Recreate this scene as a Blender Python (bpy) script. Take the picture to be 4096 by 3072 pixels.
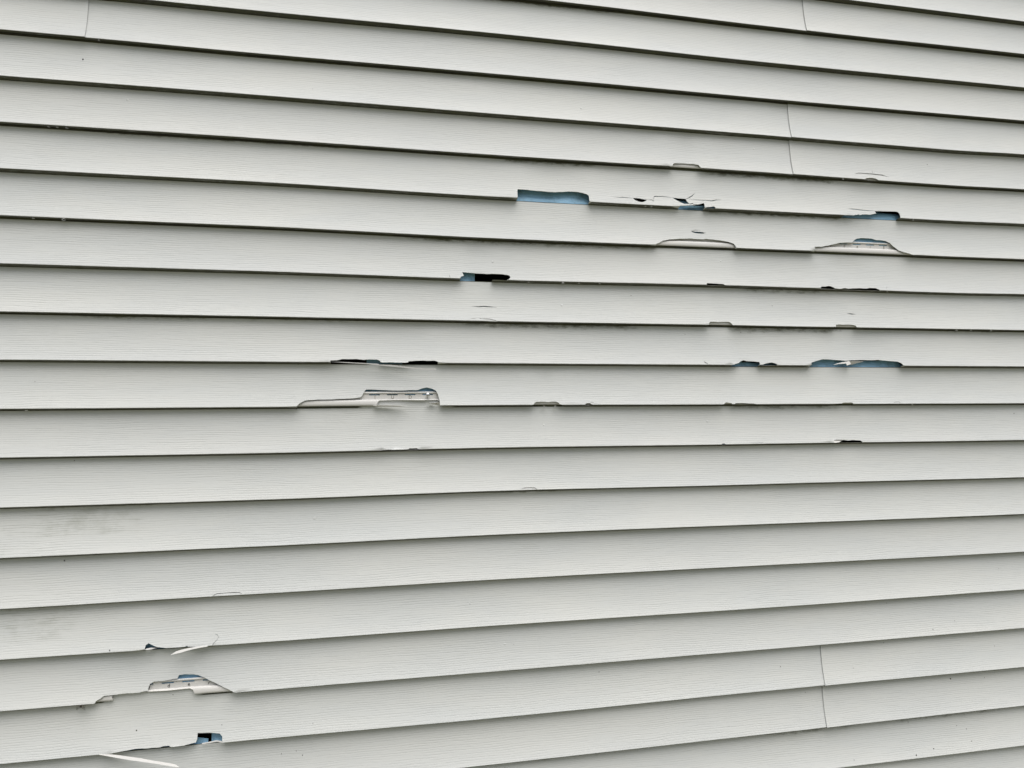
import bpy, math, random
from mathutils import Vector, Matrix
from mathutils.geometry import delaunay_2d_cdt

random.seed(11)
SC = bpy.context.scene
for o in list(bpy.data.objects):
    bpy.data.objects.remove(o)
COL = SC.collection

# ------------------------------------------------------------------ camera
# wall butt plane is y = 0, x runs to the right along the wall, z is up
PITCH = 0.1016                 # one clapboard course
Z0 = 2.521                     # height of lap number 0 above the ground
DEP = 0.012                    # depth of a butt
F_PX, YAW, PIT, ROL, CZ, CD = 2592.6, 0.18515, 0.069327, -0.012294, -0.97124, 1.51162
IW, IH = 4096.0, 3072.0
cy, sy = math.cos(YAW), math.sin(YAW)
cp, sp = math.cos(PIT), math.sin(PIT)
FW = Vector((sy * cp, cy * cp, sp))
RT = Vector((cy, -sy, 0))
UP = RT.cross(FW)
cr, sr = math.cos(ROL), math.sin(ROL)
RT, UP = cr * RT + sr * UP, -sr * RT + cr * UP
CAM = Vector((0, -CD, CZ + Z0))
cam = bpy.data.cameras.new('camera')
cam.sensor_width = 36
cam.lens = F_PX * 36 / IW
cam.clip_start = 0.02
cam.clip_end = 2000
co = bpy.data.objects.new('camera', cam)
COL.objects.link(co)
co.matrix_world = Matrix(((RT.x, UP.x, -FW.x, CAM.x), (RT.y, UP.y, -FW.y, CAM.y),
                          (RT.z, UP.z, -FW.z, CAM.z), (0, 0, 0, 1)))
SC.camera = co

# ------------------------------------------------------------------ light
SUN_EL, SUN_AZ = math.radians(70), math.radians(12)
w = bpy.data.worlds.new('World')
SC.world = w
w.use_nodes = True
nt = w.node_tree
bg = nt.nodes['Background']
sky = nt.nodes.new('ShaderNodeTexSky')
sky.sky_type = 'NISHITA'
sky.sun_disc = False
sky.sun_elevation = SUN_EL
sky.sun_rotation = math.pi - SUN_AZ
sky.air_density = 1.0
sky.dust_density = 5.0
sky.ozone_density = 1.0
hs = nt.nodes.new('ShaderNodeHueSaturation')      # cloud cover greys the sky
hs.inputs['Saturation'].default_value = 0.42
nt.links.new(sky.outputs[0], hs.inputs['Color'])
nt.links.new(hs.outputs[0], bg.inputs[0])
bg.inputs[1].default_value = 0.095
sl = bpy.data.lights.new('sun', 'SUN')
sl.energy = 2.7
sl.angle = math.radians(60)
sl.color = (1.0, 0.96, 0.935)
so = bpy.data.objects.new('sun', sl)
COL.objects.link(so)
sd = Vector((math.sin(SUN_AZ) * math.cos(SUN_EL), -math.cos(SUN_AZ) * math.cos(SUN_EL), math.sin(SUN_EL)))
so.rotation_euler = sd.to_track_quat('Z', 'Y').to_euler()
SC.view_settings.view_transform = 'Standard'
SC.view_settings.look = 'None'
SC.view_settings.exposure = 0.33
SC.view_settings.gamma = 1.0

# ------------------------------------------------------------------ survey of the lap lines (where each lap sags or lifts)
LAPS = {-2: [(4096, 84)], -1: [(2400, 23), (3096, 106), (4096, 215)], 0: [(1000, 38), (2000, 133), (3096, 251), (4096, 348)],
1: [(0, 115), (1000, 208), (2000, 295), (3096, 395), (4096, 481)],
2: [(0, 299), (1000, 375), (2000, 455), (3096, 541), (3800, 598), (4096, 616)],
3: [(0, 484), (1000, 549), (2000, 619), (3096, 690), (3800, 739), (4096, 755)],
4: [(0, 670), (1000, 723), (2000, 786), (3800, 881), (4096, 894)],
5: [(0, 858), (1000, 901), (2000, 952), (3800, 1024), (4096, 1035)],
6: [(0, 1051), (1000, 1081), (2000, 1117), (3000, 1142), (3800, 1169), (4096, 1175)],
7: [(0, 1243), (1000, 1262), (2000, 1283), (3000, 1300), (4096, 1319)],
8: [(0, 1436), (1000, 1444), (2000, 1451), (3000, 1458), (4096, 1464)],
9: [(0, 1633), (1000, 1626), (2000, 1618), (3000, 1615), (4096, 1611)],
10: [(0, 1828), (1000, 1811), (2000, 1788), (3000, 1774), (4096, 1758)],
11: [(0, 2028), (1000, 1998), (2000, 1961), (3000, 1936), (4096, 1907)],
12: [(0, 2230), (1000, 2185), (2000, 2136), (4096, 2054)], 13: [(0, 2434), (1000, 2375), (2000, 2315), (4096, 2205)],
14: [(0, 2637), (1000, 2570), (2000, 2499), (3096, 2427), (4096, 2356)],
15: [(0, 2843), (1000, 2763), (2000, 2682), (3096, 2593), (4096, 2510)],
16: [(0, 3054), (1000, 2958), (2000, 2868), (3096, 2759), (4096, 2666)], 17: [(2000, 3053), (3096, 2931), (4096, 2821)],
18: [(4096, 2980)]}


def ray(x, y):
    return ((x - IW / 2) / F_PX) * RT - ((y - IH / 2) / F_PX) * UP + FW


def hit(x, y, yplane):
    d = ray(x, y)
    return CAM + d * ((yplane - CAM.y) / d.y)


LAPDZ = {}
for k, pts in LAPS.items():
    l = []
    for (x, y) in pts:
        p = hit(x, y, 0.0)
        l.append((p.x, p.z - (Z0 - k * PITCH)))
    LAPDZ[k] = l


def lapz(k, u):
    z = Z0 - k * PITCH
    l = LAPDZ.get(k)
    if not l:
        return z
    if u <= l[0][0]:
        return z + l[0][1]
    if u >= l[-1][0]:
        return z + l[-1][1]
    for (a, b) in zip(l, l[1:]):
        if u <= b[0]:
            t = (u - a[0]) / (b[0] - a[0])
            t = t * t * (3 - 2 * t)
            return z + a[1] + (b[1] - a[1]) * t
    return z


def pl(prof, s, s_list):
    if s <= s_list[0]:
        return prof[0]
    for i in range(len(s_list) - 1):
        if s <= s_list[i + 1]:
            t = (s - s_list[i]) / (s_list[i + 1] - s_list[i])
            return (prof[i][0] + (prof[i + 1][0] - prof[i][0]) * t, prof[i][1] + (prof[i + 1][1] - prof[i][1]) * t)
    return prof[-1]


# underside of a butt: (y, dz) beyond the face
RET = [(0, 0), (-.0003, -.0010), (.0002, -.0020), (.0012, -.0028), (.003, -.0033), (.0118, -.0042)]
RET_S = [1.0, 1.15, 1.3, 1.45, 1.6, 2.0]
RETP = RET[:4] + [(.003, -.0034), (.0052, -.0030)]     # bottom edge of a panel: hooks up, leaving an open slot behind it


def face_y(s):
    if s <= 0:
        return DEP
    return DEP * (1 - min(s, 1.0) ** 2.2)


DENTS = {}


def canning(u, k):
    d = 0.0
    for (c, r, a) in DENTS.get(k, []):
        q = (u - c) / r
        if -3 < q < 3:
            d += a * math.exp(-q * q)
    return d + .00035 * math.sin(u * 4.1 + k * 2.3) + .00022 * math.sin(u * 9.7 + k * 5.1)


def face_surf(k):
    def f(u, s):
        zt, zb = lapz(k - 1, u), lapz(k, u)
        c = canning(u, k)
        if s <= 1.0:
            return Vector((u, face_y(s) + c * max(0, min(1, s * 3)), zt + (zb - zt) * s))
        y, dz = pl(RETP if k % 2 else RET, s, RET_S)
        return Vector((u, y + c * (2 - s), zb + dz))
    return f


def us(k, x, y):
    """a point of the photograph -> (u, s) on the face of course k"""
    Y = 0.004
    for i in range(8):
        p = hit(x, y, Y)
        zt, zb = lapz(k - 1, p.x), lapz(k, p.x)
        s = (zt - p.z) / (zt - zb)
        if s > 1:
            Y = 0.0
        else:
            Y = face_y(s)
    if s > 1:
        s = min(1.6, 1 + (zb - p.z) / .0032 * .6)
    return (p.x, s)


# ------------------------------------------------------------------ materials
def srgb(r, g, b):
    f = lambda c: (c / 255 / 12.92) if c / 255 < .04045 else ((c / 255 + .055) / 1.055) ** 2.4
    return (f(r), f(g), f(b), 1)


def newmat(name, col=(.5, .5, .5, 1), rough=.5, metal=0.0, spec=None):
    m = bpy.data.materials.new(name)
    m.use_nodes = True
    b = m.node_tree.nodes['Principled BSDF']
    b.inputs['Base Color'].default_value = col
    b.inputs['Roughness'].default_value = rough
    b.inputs['Metallic'].default_value = metal
    if spec is not None:
        b.inputs['Specular IOR Level'].default_value = spec
    return m, m.node_tree, b


def N(nt, typ, **kw):
    n = nt.nodes.new(typ)
    for k, v in kw.items():
        setattr(n, k, v)
    return n


def mathn(nt, op, a, b=None, clamp=False):
    n = nt.nodes.new('ShaderNodeMath')
    n.operation = op
    n.use_clamp = clamp
    for i, v in enumerate((a, b)):
        if v is None:
            continue
        if isinstance(v, (int, float)):
            n.inputs[i].default_value = v
        else:
            nt.links.new(v, n.inputs[i])
    return n.outputs[0]


def mapr(nt, v, a, b, c, d, smooth=True):
    n = nt.nodes.new('ShaderNodeMapRange')
    if smooth:
        n.interpolation_type = 'SMOOTHSTEP'
    nt.links.new(v, n.inputs[0])
    for i, x in enumerate((a, b, c, d)):
        n.inputs[i + 1].default_value = x
    return n.outputs[0]


def mix(nt, fac, a, b):
    n = nt.nodes.new('ShaderNodeMix')
    n.data_type = 'RGBA'
    if isinstance(fac, (int, float)):
        n.inputs[0].default_value = fac
    else:
        nt.links.new(fac, n.inputs[0])
    for i, v in ((6, a), (7, b)):
        if isinstance(v, tuple):
            n.inputs[i].default_value = v
        else:
            nt.links.new(v, n.inputs[i])
    return n.outputs[2]


def noise(nt, vec, scale, detail=3, rough=.5, mapping=None, dist=0.0):
    if mapping:
        mp = nt.nodes.new('ShaderNodeMapping')
        mp.inputs['Scale'].default_value = mapping
        nt.links.new(vec, mp.inputs[0])
        vec = mp.outputs[0]
    n = nt.nodes.new('ShaderNodeTexNoise')
    n.inputs['Scale'].default_value = scale
    n.inputs['Detail'].default_value = detail
    n.inputs['Roughness'].default_value = rough
    n.inputs['Distortion'].default_value = dist
    nt.links.new(vec, n.inputs['Vector'])
    return n.outputs[0]


def vinyl(name, base, warm, grain=1.0, weather=1.0):
    m, nt, b = newmat(name, base, .58, spec=.25)
    uv = N(nt, 'ShaderNodeUVMap', uv_map='UVMap').outputs[0]
    # wavering embossed wood grain: long thin grooves that run with the board
    wob = noise(nt, uv, 1.0, 2, .5, (7, 12, 1))
    sep = N(nt, 'ShaderNodeSeparateXYZ')
    nt.links.new(uv, sep.inputs[0])
    v2 = mathn(nt, 'ADD', sep.outputs[1], mathn(nt, 'MULTIPLY', wob, .010))
    cmb = N(nt, 'ShaderNodeCombineXYZ')
    nt.links.new(sep.outputs[0], cmb.inputs[0])
    nt.links.new(v2, cmb.inputs[1])
    ph = noise(nt, uv, 1.0, 3, .6, (5, 30, 1))
    ang = mathn(nt, 'ADD', mathn(nt, 'MULTIPLY', v2, 1330.0), mathn(nt, 'MULTIPLY', ph, 10.0))
    sw = mathn(nt, 'SINE', ang)
    brk = mapr(nt, noise(nt, cmb.outputs[0], 1.0, 3, .65, (11, 300, 1)), .38, .56, 0, 1)
    groove = mathn(nt, 'MULTIPLY', mapr(nt, sw, .35, 1.0, 0, 1), brk)
    g2 = noise(nt, cmb.outputs[0], 1.0, 2, .6, (26, 560, 1))
    fine = mapr(nt, g2, .25, .55, 1, 0)
    gr = mathn(nt, 'ADD', mathn(nt, 'MULTIPLY', groove, .9), mathn(nt, 'MULTIPLY', fine, .3), True)
    patch = mapr(nt, noise(nt, uv, 1.0, 2, .5, (3, 9, 1)), .3, .6, .6, 1.0)
    gr = mathn(nt, 'MULTIPLY', gr, patch)
    tone = noise(nt, uv, 1.0, 4, .6, (2.0, 8, 1))
    col = mix(nt, mapr(nt, tone, .3, .7, 0, 1), base, warm)
    at3 = N(nt, 'ShaderNodeAttribute', attribute_name='batch').outputs[2]
    col = mix(nt, at3, col, (.52, .53, .52, 1))
    col = mix(nt, mathn(nt, 'MULTIPLY', gr, .125 * grain), col, srgb(84, 88, 84))
    # mildew where it grows, plus shade painted under the laps and in the slots
    at = N(nt, 'ShaderNodeAttribute', attribute_name='grime_shade').outputs[2]
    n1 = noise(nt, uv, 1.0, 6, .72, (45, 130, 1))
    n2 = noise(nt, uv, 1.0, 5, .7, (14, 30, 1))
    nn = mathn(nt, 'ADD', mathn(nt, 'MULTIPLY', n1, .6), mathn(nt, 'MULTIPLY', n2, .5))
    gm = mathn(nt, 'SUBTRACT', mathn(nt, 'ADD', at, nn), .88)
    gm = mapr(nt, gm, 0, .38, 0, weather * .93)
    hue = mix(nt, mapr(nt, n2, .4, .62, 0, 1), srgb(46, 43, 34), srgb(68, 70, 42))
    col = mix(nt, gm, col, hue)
    # grey film of dirt in wide smears
    at2 = N(nt, 'ShaderNodeAttribute', attribute_name='film').outputs[2]
    n3 = noise(nt, uv, 1.0, 6, .7, (20, 34, 1))
    fm = mapr(nt, mathn(nt, 'MULTIPLY', at2, mathn(nt, 'ADD', n3, mathn(nt, 'MULTIPLY', gr, .35))), .36, .72, 0, .36)
    col = mix(nt, fm, col, srgb(118, 122, 104))
    nt.links.new(col, b.inputs['Base Color'])
    rr = mathn(nt, 'ADD', mathn(nt, 'MULTIPLY', gm, .25), .58)
    nt.links.new(rr, b.inputs['Roughness'])
    bm = N(nt, 'ShaderNodeBump')
    bm.inputs['Strength'].default_value = .32 * grain
    bm.inputs['Distance'].default_value = .0008
    h = mathn(nt, 'SUBTRACT', 1.0, gr)
    nt.links.new(h, bm.inputs['Height'])
    nt.links.new(bm.outputs[0], b.inputs['Normal'])
    return m


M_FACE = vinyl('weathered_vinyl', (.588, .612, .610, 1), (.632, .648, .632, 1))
M_INNER = vinyl('sheltered_vinyl', (.57, .57, .555, 1), (.61, .605, .58, 1), grain=.15, weather=.3)

M_BACK = vinyl('inner_side_of_vinyl', (.47, .47, .455, 1), (.53, .53, .51, 1), grain=0.0, weather=.0)

M_WRAP, nt, b = newmat('woven_blue_wrap', (.14, .32, .47, 1), .5)
tc = N(nt, 'ShaderNodeTexCoord').outputs['Object']
mp = N(nt, 'ShaderNodeMapping')
mp.inputs['Rotation'].default_value = (0, math.radians(45), 0)
nt.links.new(tc, mp.inputs[0])
sx = N(nt, 'ShaderNodeSeparateXYZ')
nt.links.new(mp.outputs[0], sx.inputs[0])
wa = mathn(nt, 'SINE', mathn(nt, 'MULTIPLY', sx.outputs[0], 2600))
wb = mathn(nt, 'SINE', mathn(nt, 'MULTIPLY', sx.outputs[2], 2600))
wv = mapr(nt, mathn(nt, 'MULTIPLY', wa, wb), -1, 1, 0, 1, False)
c = mix(nt, wv, (.20, .42, .64, 1), (.38, .64, .84, 1))
c = mix(nt, mapr(nt, noise(nt, tc, 30, 4, .6), .45, .75, 0, .5), c, (.10, .16, .17, 1))
nt.links.new(c, b.inputs['Base Color'])
bm = N(nt, 'ShaderNodeBump')
bm.inputs['Distance'].default_value = .0006
nt.links.new(mathn(nt, 'ADD', mathn(nt, 'MULTIPLY', wv, .3), mathn(nt, 'MULTIPLY', noise(nt, tc, 25, 3, .5, (1, 1, 2.5)), 6.0)), bm.inputs['Height'])
nt.links.new(bm.outputs[0], b.inputs['Normal'])

M_DARK, nt, b = newmat('cavity_shade_board', (.018, .016, .014, 1), .95, spec=.05)  # near-black colour stands in for the unlit wall cavity
tc = N(nt, 'ShaderNodeTexCoord').outputs['Object']
nt.links.new(mix(nt, noise(nt, tc, 60, 4), (.012, .011, .010, 1), (.03, .025, .02, 1)), b.inputs['Base Color'])

M_ZINC, nt, b = newmat('galvanised_steel', (.62, .64, .66, 1), .35, 1.0)
tc = N(nt, 'ShaderNodeTexCoord').outputs['Object']
nt.links.new(mapr(nt, noise(nt, tc, 900, 3), .3, .7, .25, .5), b.inputs['Roughness'])
M_SPECK, nt, b = newmat('dry_dark_grit', (.03, .027, .022, 1), .8)
tc = N(nt, 'ShaderNodeTexCoord').outputs['Object']
nt.links.new(mix(nt, noise(nt, tc, 2000, 2), (.02, .018, .015, 1), (.06, .05, .035, 1)), b.inputs['Base Color'])
M_INK, nt, b = newmat('faint_grey_print', srgb(120, 116, 104), .6)
M_WATER, nt, b = newmat('clear_water', (.36, .36, .27, 1), .3)
b.inputs['Transmission Weight'].default_value = 1.0
b.inputs['IOR'].default_value = 1.333

M_GRASS, nt, b = newmat('lawn', (.06, .09, .03, 1), .9)
tc = N(nt, 'ShaderNodeTexCoord').outputs['Object']
c = mix(nt, mapr(nt, noise(nt, tc, 1.2, 6, .65), .3, .7, 0, 1), (.075, .085, .040, 1), (.15, .145, .085, 1))
c = mix(nt, mapr(nt, noise(nt, tc, 60, 3), .45, .75, 0, .7), c, (.17, .15, .10, 1))
nt.links.new(c, b.inputs['Base Color'])
M_CONC, nt, b = newmat('foundation_concrete', (.32, .31, .29, 1), .85)
tc = N(nt, 'ShaderNodeTexCoord').outputs['Object']
nt.links.new(mix(nt, noise(nt, tc, 6, 8, .65), (.24, .235, .22, 1), (.38, .37, .35, 1)), b.inputs['Base Color'])


# ------------------------------------------------------------------ object helpers
def link(o):
    COL.objects.link(o)
    return o


def tag(o, label=None, cat=None, group=None, kind=None):
    if label:
        o['label'] = label
    if cat:
        o['category'] = cat
    if group:
        o['group'] = group
    if kind:
        o['kind'] = kind
    return o


def empty(name, loc):
    o = bpy.data.objects.new(name, None)
    o.location = loc
    o.empty_display_size = .05
    return link(o)


def mesh_obj(name, verts, faces, mat, parent=None, smooth=False, sharp=None, uvs=None, attrs=None):
    me = bpy.data.meshes.new(name)
    off = parent.location if parent is not None else Vector((0, 0, 0))
    if parent is not None and parent.parent is not None:
        off = off + parent.parent.location
    me.from_pydata([Vector(v) - off for v in verts], [], faces)
    if smooth:
        me.polygons.foreach_set('use_smooth', [True] * len(me.polygons))
    if sharp:
        for e in me.edges:
            a, b_ = e.vertices
            if (min(a, b_), max(a, b_)) in sharp:
                e.use_edge_sharp = True
    if uvs:
        ul = me.uv_layers.new(name='UVMap')
        for l in me.loops:
            ul.data[l.index].uv = uvs[l.vertex_index]
    for an, vals in (attrs or {}).items():
        a = me.attributes.new(an, 'FLOAT', 'POINT')
        a.data.foreach_set('value', vals)
    me.materials.append(mat)
    me.update()
    o = bpy.data.objects.new(name, me)
    if parent is not None:
        o.parent = parent
    return link(o)


def inside(p, poly):
    x, y = p
    c = False
    j = len(poly) - 1
    for i in range(len(poly)):
        xi, yi = poly[i]
        xj, yj = poly[j]
        if (yi > y) != (yj > y) and x < (xj - xi) * (y - yi) / (yj - yi) + xi:
            c = not c
        j = i
    return c


BATCH = [.0, .10, .03, .16, .05, .0, .12]      # small differences in fading from board to board
GRIME = []     # (course, u0, u1, depth in s, strength)
FILM = []


def grime_shade_at(k, u, s):
    g = 0.0
    if s < .04 and k % 2 == 0:     # shade of the open slot behind a panel's bottom hook, painted black
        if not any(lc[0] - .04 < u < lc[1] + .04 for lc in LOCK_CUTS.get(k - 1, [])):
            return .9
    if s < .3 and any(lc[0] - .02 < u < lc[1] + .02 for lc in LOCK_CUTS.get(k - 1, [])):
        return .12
    if s > 1.0:        # underside: damp and green plus painted shade, strongest on the laps above eye level
        mildew_shade = .50 + .025 * (9 - k)
        g = max(.66, min(.80, mildew_shade)) * min(1, (s - 1.0) / .22)
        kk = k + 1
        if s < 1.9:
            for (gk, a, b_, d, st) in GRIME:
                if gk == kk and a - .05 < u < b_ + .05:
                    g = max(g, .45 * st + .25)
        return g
    if s < .056:      # thin irregular line of painted contact shade and dirt under the lap
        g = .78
    elif s < .12:  # painted shade and dirt fading down the face, heavier on upper laps
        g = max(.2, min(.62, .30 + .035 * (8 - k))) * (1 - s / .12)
    for (gk, a, b_, d, st) in GRIME:
        if gk == k and a - .12 < u < b_ + .12 and s < d * 2:
            fu = min(1, (u - a + .12) / .12, (b_ + .12 - u) / .12)
            fs = max(0, 1 - (s / d) ** 2 * .7) if s < d else .3 * (2 - s / d)
            g = max(g, st * fu * fs)
    return g


def film_at(k, u, s):
    g = 0.0
    for (gk, a, b_, s0, s1, st) in FILM:
        if gk == k and a - .1 < u < b_ + .1:
            fu = min(1, (u - a + .1) / .1, (b_ + .1 - u) / .1)
            fs = max(0, min(1, (s - s0 + .15) / .15, (s1 + .15 - s) / .15))
            g = max(g, st * fu * fs)
    return g


def sheet(name, parent, mat, surf, U0, U1, rows, cuts, thick, vscale, k=0, du=.03, vofs=0.0):
    """a thin board surf(u, s) over [U0,U1] x rows with holes cut out of it, given real thickness"""
    SU, SS = 1 / du, 14.0
    P, E = [], []
    n = max(2, int(round((U1 - U0) / du)))
    cols = [U0 + (U1 - U0) * i / n for i in range(n + 1)]
    nr = len(rows)
    for u in cols:
        for s in rows:
            P.append(Vector((u * SU, s * SS)))
    idx = lambda i, j: i * nr + j
    for i in range(n):
        for j in range(nr):
            if j in (0, nr - 1) or abs(rows[j] - 1.0) < 1e-6:
                E.append((idx(i, j), idx(i + 1, j)))
    for j in range(nr - 1):
        E.append((idx(0, j), idx(0, j + 1)))
        E.append((idx(n, j), idx(n, j + 1)))
    polys = []
    for c in cuts:
        c = [p for i, p in enumerate(c) if i == 0 or (abs(p[0] - c[i - 1][0]) + abs(p[1] - c[i - 1][1])) > 1e-5]
        if max(p[0] for p in c) < U0 or min(p[0] for p in c) > U1:
            continue
        polys.append((c, min(p[0] for p in c), max(p[0] for p in c)))
        b0 = len(P)
        for (u, s) in c:
            P.append(Vector((u * SU, s * SS)))
        for i in range(len(c)):
            E.append((b0 + i, b0 + (i + 1) % len(c)))
    V, _, Fc, _, _, _ = delaunay_2d_cdt(P, E, [], 0, 1e-6)
    keep = []
    for f in Fc:
        cx = sum(V[i].x for i in f) / 3 / SU
        cs = sum(V[i].y for i in f) / 3 / SS
        if cx < U0 or cx > U1 or cs < rows[0] or cs > rows[-1]:
            continue
        if any(a <= cx <= b_ and inside((cx, cs), q) for (q, a, b_) in polys):
            continue
        keep.append(f)
    used = sorted({i for f in keep for i in f})
    rem = {v: i for i, v in enumerate(used)}
    fr, bk, uv, gr, fl = [], [], [], [], []
    for vi in used:
        u, s = V[vi].x / SU, V[vi].y / SS
        p = surf(u, s)
        e = 2e-3
        s0, s1 = max(rows[0], s - e), min(rows[-1], s + e)
        dn = -(surf(u + e, s) - surf(u - e, s)).cross(surf(u, s1) - surf(u, s0))
        if dn.length < 1e-12:
            dn = Vector((0, -1, 0))
        dn.normalize()
        fr.append(p)
        bk.append(p - dn * thick)
        uv.append((u + vofs * 7.3, s * vscale + vofs))
        gr.append(grime_shade_at(k, u, s) if mat is M_FACE else 0.0)
        fl.append(film_at(k, u, s) if mat is M_FACE else 0.0)
    m = len(used)
    faces, cnt = [], {}
    for f in keep:
        a, b_, c_ = (rem[i] for i in f)
        if (fr[b_] - fr[a]).cross(fr[c_] - fr[a]).length < 1e-14:
            pass
        A = (V[f[1]] - V[f[0]])
        B = (V[f[2]] - V[f[0]])
        if A.x * B.y - A.y * B.x > 0:      # u right, s down -> flip to face outwards
            a, c_ = c_, a
        faces.append((a, b_, c_))
        faces.append((c_ + m, b_ + m, a + m))
        for (p, q) in ((a, b_), (b_, c_), (c_, a)):
            cnt[(p, q)] = 1
    sharp = set()
    for (p, q) in list(cnt):
        if (q, p) not in cnt:
            faces.append((q, p, p + m, q + m))
            sharp.add((min(p, q), max(p, q)))
            sharp.add((min(p, q) + m, max(p, q) + m))
    return mesh_obj(name, fr + bk, faces, mat, parent, True, sharp, uv * 2, {'grime_shade': gr * 2, 'film': fl * 2, 'batch': [BATCH[k % 7] if mat is M_FACE else 0.0] * (2 * m)})


# ------------------------------------------------------------------ damage, traced on each course
CR = {'A': (1700, 600, 1.8433), 'B': (2500, 600, 1.8433), 'C': (1150, 1380, 3.16), 'D': (300, 2500, 2.9),
      'E': (3100, 800, 3.6867), 'F': (1900, 1000, 3.6867), 'G': (2700, 1050, 2.212), 'H': (3096, 0, 2.212),
      'I': (0, 1900, 2.212), 'J': (1780, 1060, 6.913), 'K': (2440, 740, 4.8087), 'L': (2050, 1560, 5.53),
      'M': (3280, 640, 6.144), 'N': (2780, 1420, 5.53), 'O': (3220, 1420, 5.2667), 'P': (3200, 1580, 4.424),
      'Q': (2860, 1580, 8.508), 'S': (0, 0, 1)}


def px(c, p):
    ox, oy, s = CR[c]
    return (ox + p[0] / s, oy + p[1] / s)


def wander(pts, amp=.0007):
    """slightly ragged break between traced points"""
    out = [pts[0]]
    for a, b_ in zip(pts, pts[1:]):
        L = math.hypot(b_[0] - a[0], (b_[1] - a[1]) * PITCH)
        n = int(L / .007)
        for i in range(1, n + 1):
            t = i / (n + 1)
            out.append((a[0] + (b_[0] - a[0]) * t, a[1] + (b_[1] - a[1]) * t + random.uniform(-amp, amp) / PITCH))
        out.append(b_)
    return out


CUTS = {}
dent_todo = []


def notch(k, c, pts, lip=False):
    q = [us(k, *px(c, p)) for p in pts]
    if abs(q[-1][0] - q[0][0]) > .07:       # the blow also bent the board beside the break
        dent_todo.append((k, q[0][0], .035, -.0010))
        dent_todo.append((k, q[-1][0], .035, -.0008))
        dent_todo.append((k, (q[0][0] + q[-1][0]) / 2, abs(q[-1][0] - q[0][0]) * .35, .0016))
    q = wander(q, .0003)
    e = 1.45 if lip else 2.2
    CUTS.setdefault(k, []).append(q + [(q[-1][0], e), (q[0][0], e)])


def hole(k, c, pts):
    CUTS.setdefault(k, []).append(wander([us(k, *px(c, p)) for p in pts], .0002))


def crack(k, c, pts, w=.0011):
    w *= 1.7 if w > .0009 else 1.3
    q = [us(k, *px(c, p)) for p in pts]
    n = len(q)
    up, dn = [], []
    for i, (u, s) in enumerate(q):
        a, b_ = q[max(0, i - 1)], q[min(n - 1, i + 1)]
        dx, ds = b_[0] - a[0], (b_[1] - a[1]) * PITCH
        L = math.hypot(dx, ds) or 1
        nx, ns = -ds / L, dx / L
        f = w * (1.0 if 0 < i < n - 1 else .12) * random.uniform(.7, 1.15) / 2
        up.append((u + nx * f, s + ns * f / PITCH))
        dn.append((u - nx * f, s - ns * f / PITCH))
    CUTS.setdefault(k, []).append(up + dn[::-1])


# lap 3
notch(3, 'B', [(330, 120), (352, 105), (366, 97), (420, 98), (500, 103), (540, 110), (574, 133)])
notch(3, 'M', [(1075, 484), (1120, 455), (1170, 440), (1290, 440), (1370, 458), (1425, 485), (1430, 515)], True)
crack(3, 'M', [(850, 345), (940, 322), (1000, 322), (1150, 338), (1300, 345), (1540, 375), (1700, 428)], .0014)
crack(3, 'M', [(1280, 240), (1288, 310), (1296, 330)], .0008)
crack(3, 'M', [(1290, 312), (1350, 290)], .0008)
# lap 4
notch(4, 'A', [(682, 352), (680, 300), (684, 290), (740, 293), (880, 305), (960, 310), (1060, 305), (1130, 310),
               (1190, 325), (1207, 338), (1212, 376)])
crack(4, 'K', [(35, 228), (180, 238), (240, 235), (350, 246), (452, 253)])
hole(4, 'K', [(440, 250), (580, 260), (620, 270), (715, 280), (680, 310), (640, 327), (600, 330), (550, 318), (490, 295), (460, 272)])
crack(4, 'K', [(705, 281), (805, 284), (828, 300), (838, 325)], .0013)
crack(4, 'K', [(838, 310), (845, 235), (860, 218), (1020, 220), (1100, 230), (1210, 245)])
hole(4, 'K', [(1195, 242), (1330, 258), (1455, 266), (1480, 315), (1520, 350), (1512, 366), (1430, 362), (1350, 330), (1270, 288)])
crack(4, 'K', [(1450, 270), (1520, 245), (1580, 205), (1640, 150)])
crack(4, 'K', [(1500, 275), (1700, 288), (1850, 296), (1960, 303), (2040, 288), (2140, 285)])
crack(4, 'K', [(1505, 362), (1550, 364), (1590, 355), (1610, 372), (1690, 375)], .0014)
notch(4, 'K', [(1345, 395), (1480, 392), (1620, 386), (1700, 372), (1805, 348), (1818, 380), (1822, 412)])
notch(4, 'K', [(1850, 425), (1940, 420), (2000, 410), (2025, 430)], True)
notch(4, 'E', [(1020, 222), (1100, 222), (1190, 212), (1210, 218), (1235, 207), (1250, 216), (1280, 215), (1303, 205), (1310, 212),
               (1350, 208), (1400, 212), (1440, 206), (1500, 194), (1478, 158), (1600, 164), (1790, 170), (1815, 180), (1837, 205), (1848, 240), (1832, 264)])
crack(4, 'E', [(1060, 128), (1150, 132), (1250, 140), (1380, 153), (1490, 158)], .0011)
# lap 5
hole(5, 'K', [(1560, 880), (1650, 893), (1760, 898), (1860, 918), (1800, 931), (1720, 929), (1650, 921), (1600, 906)])
crack(5, 'K', [(1565, 880), (1650, 862), (1760, 866)], .0009)
notch(5, 'B', [(232, 692), (255, 682), (280, 668), (330, 658), (400, 653), (480, 650), (580, 657), (600, 653), (700, 665),
               (760, 676), (800, 690), (815, 708)])
notch(5, 'E', [(580, 690), (680, 690), (800, 668), (950, 632), (1020, 625), (1145, 625), (1165, 600), (1200, 572), (1270, 558),
               (1380, 562), (1440, 570), (1500, 590), (1560, 590), (1640, 605), (1700, 635), (1750, 685), (1830, 745),
               (1900, 770), (2000, 795), (2060, 812)])
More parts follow.
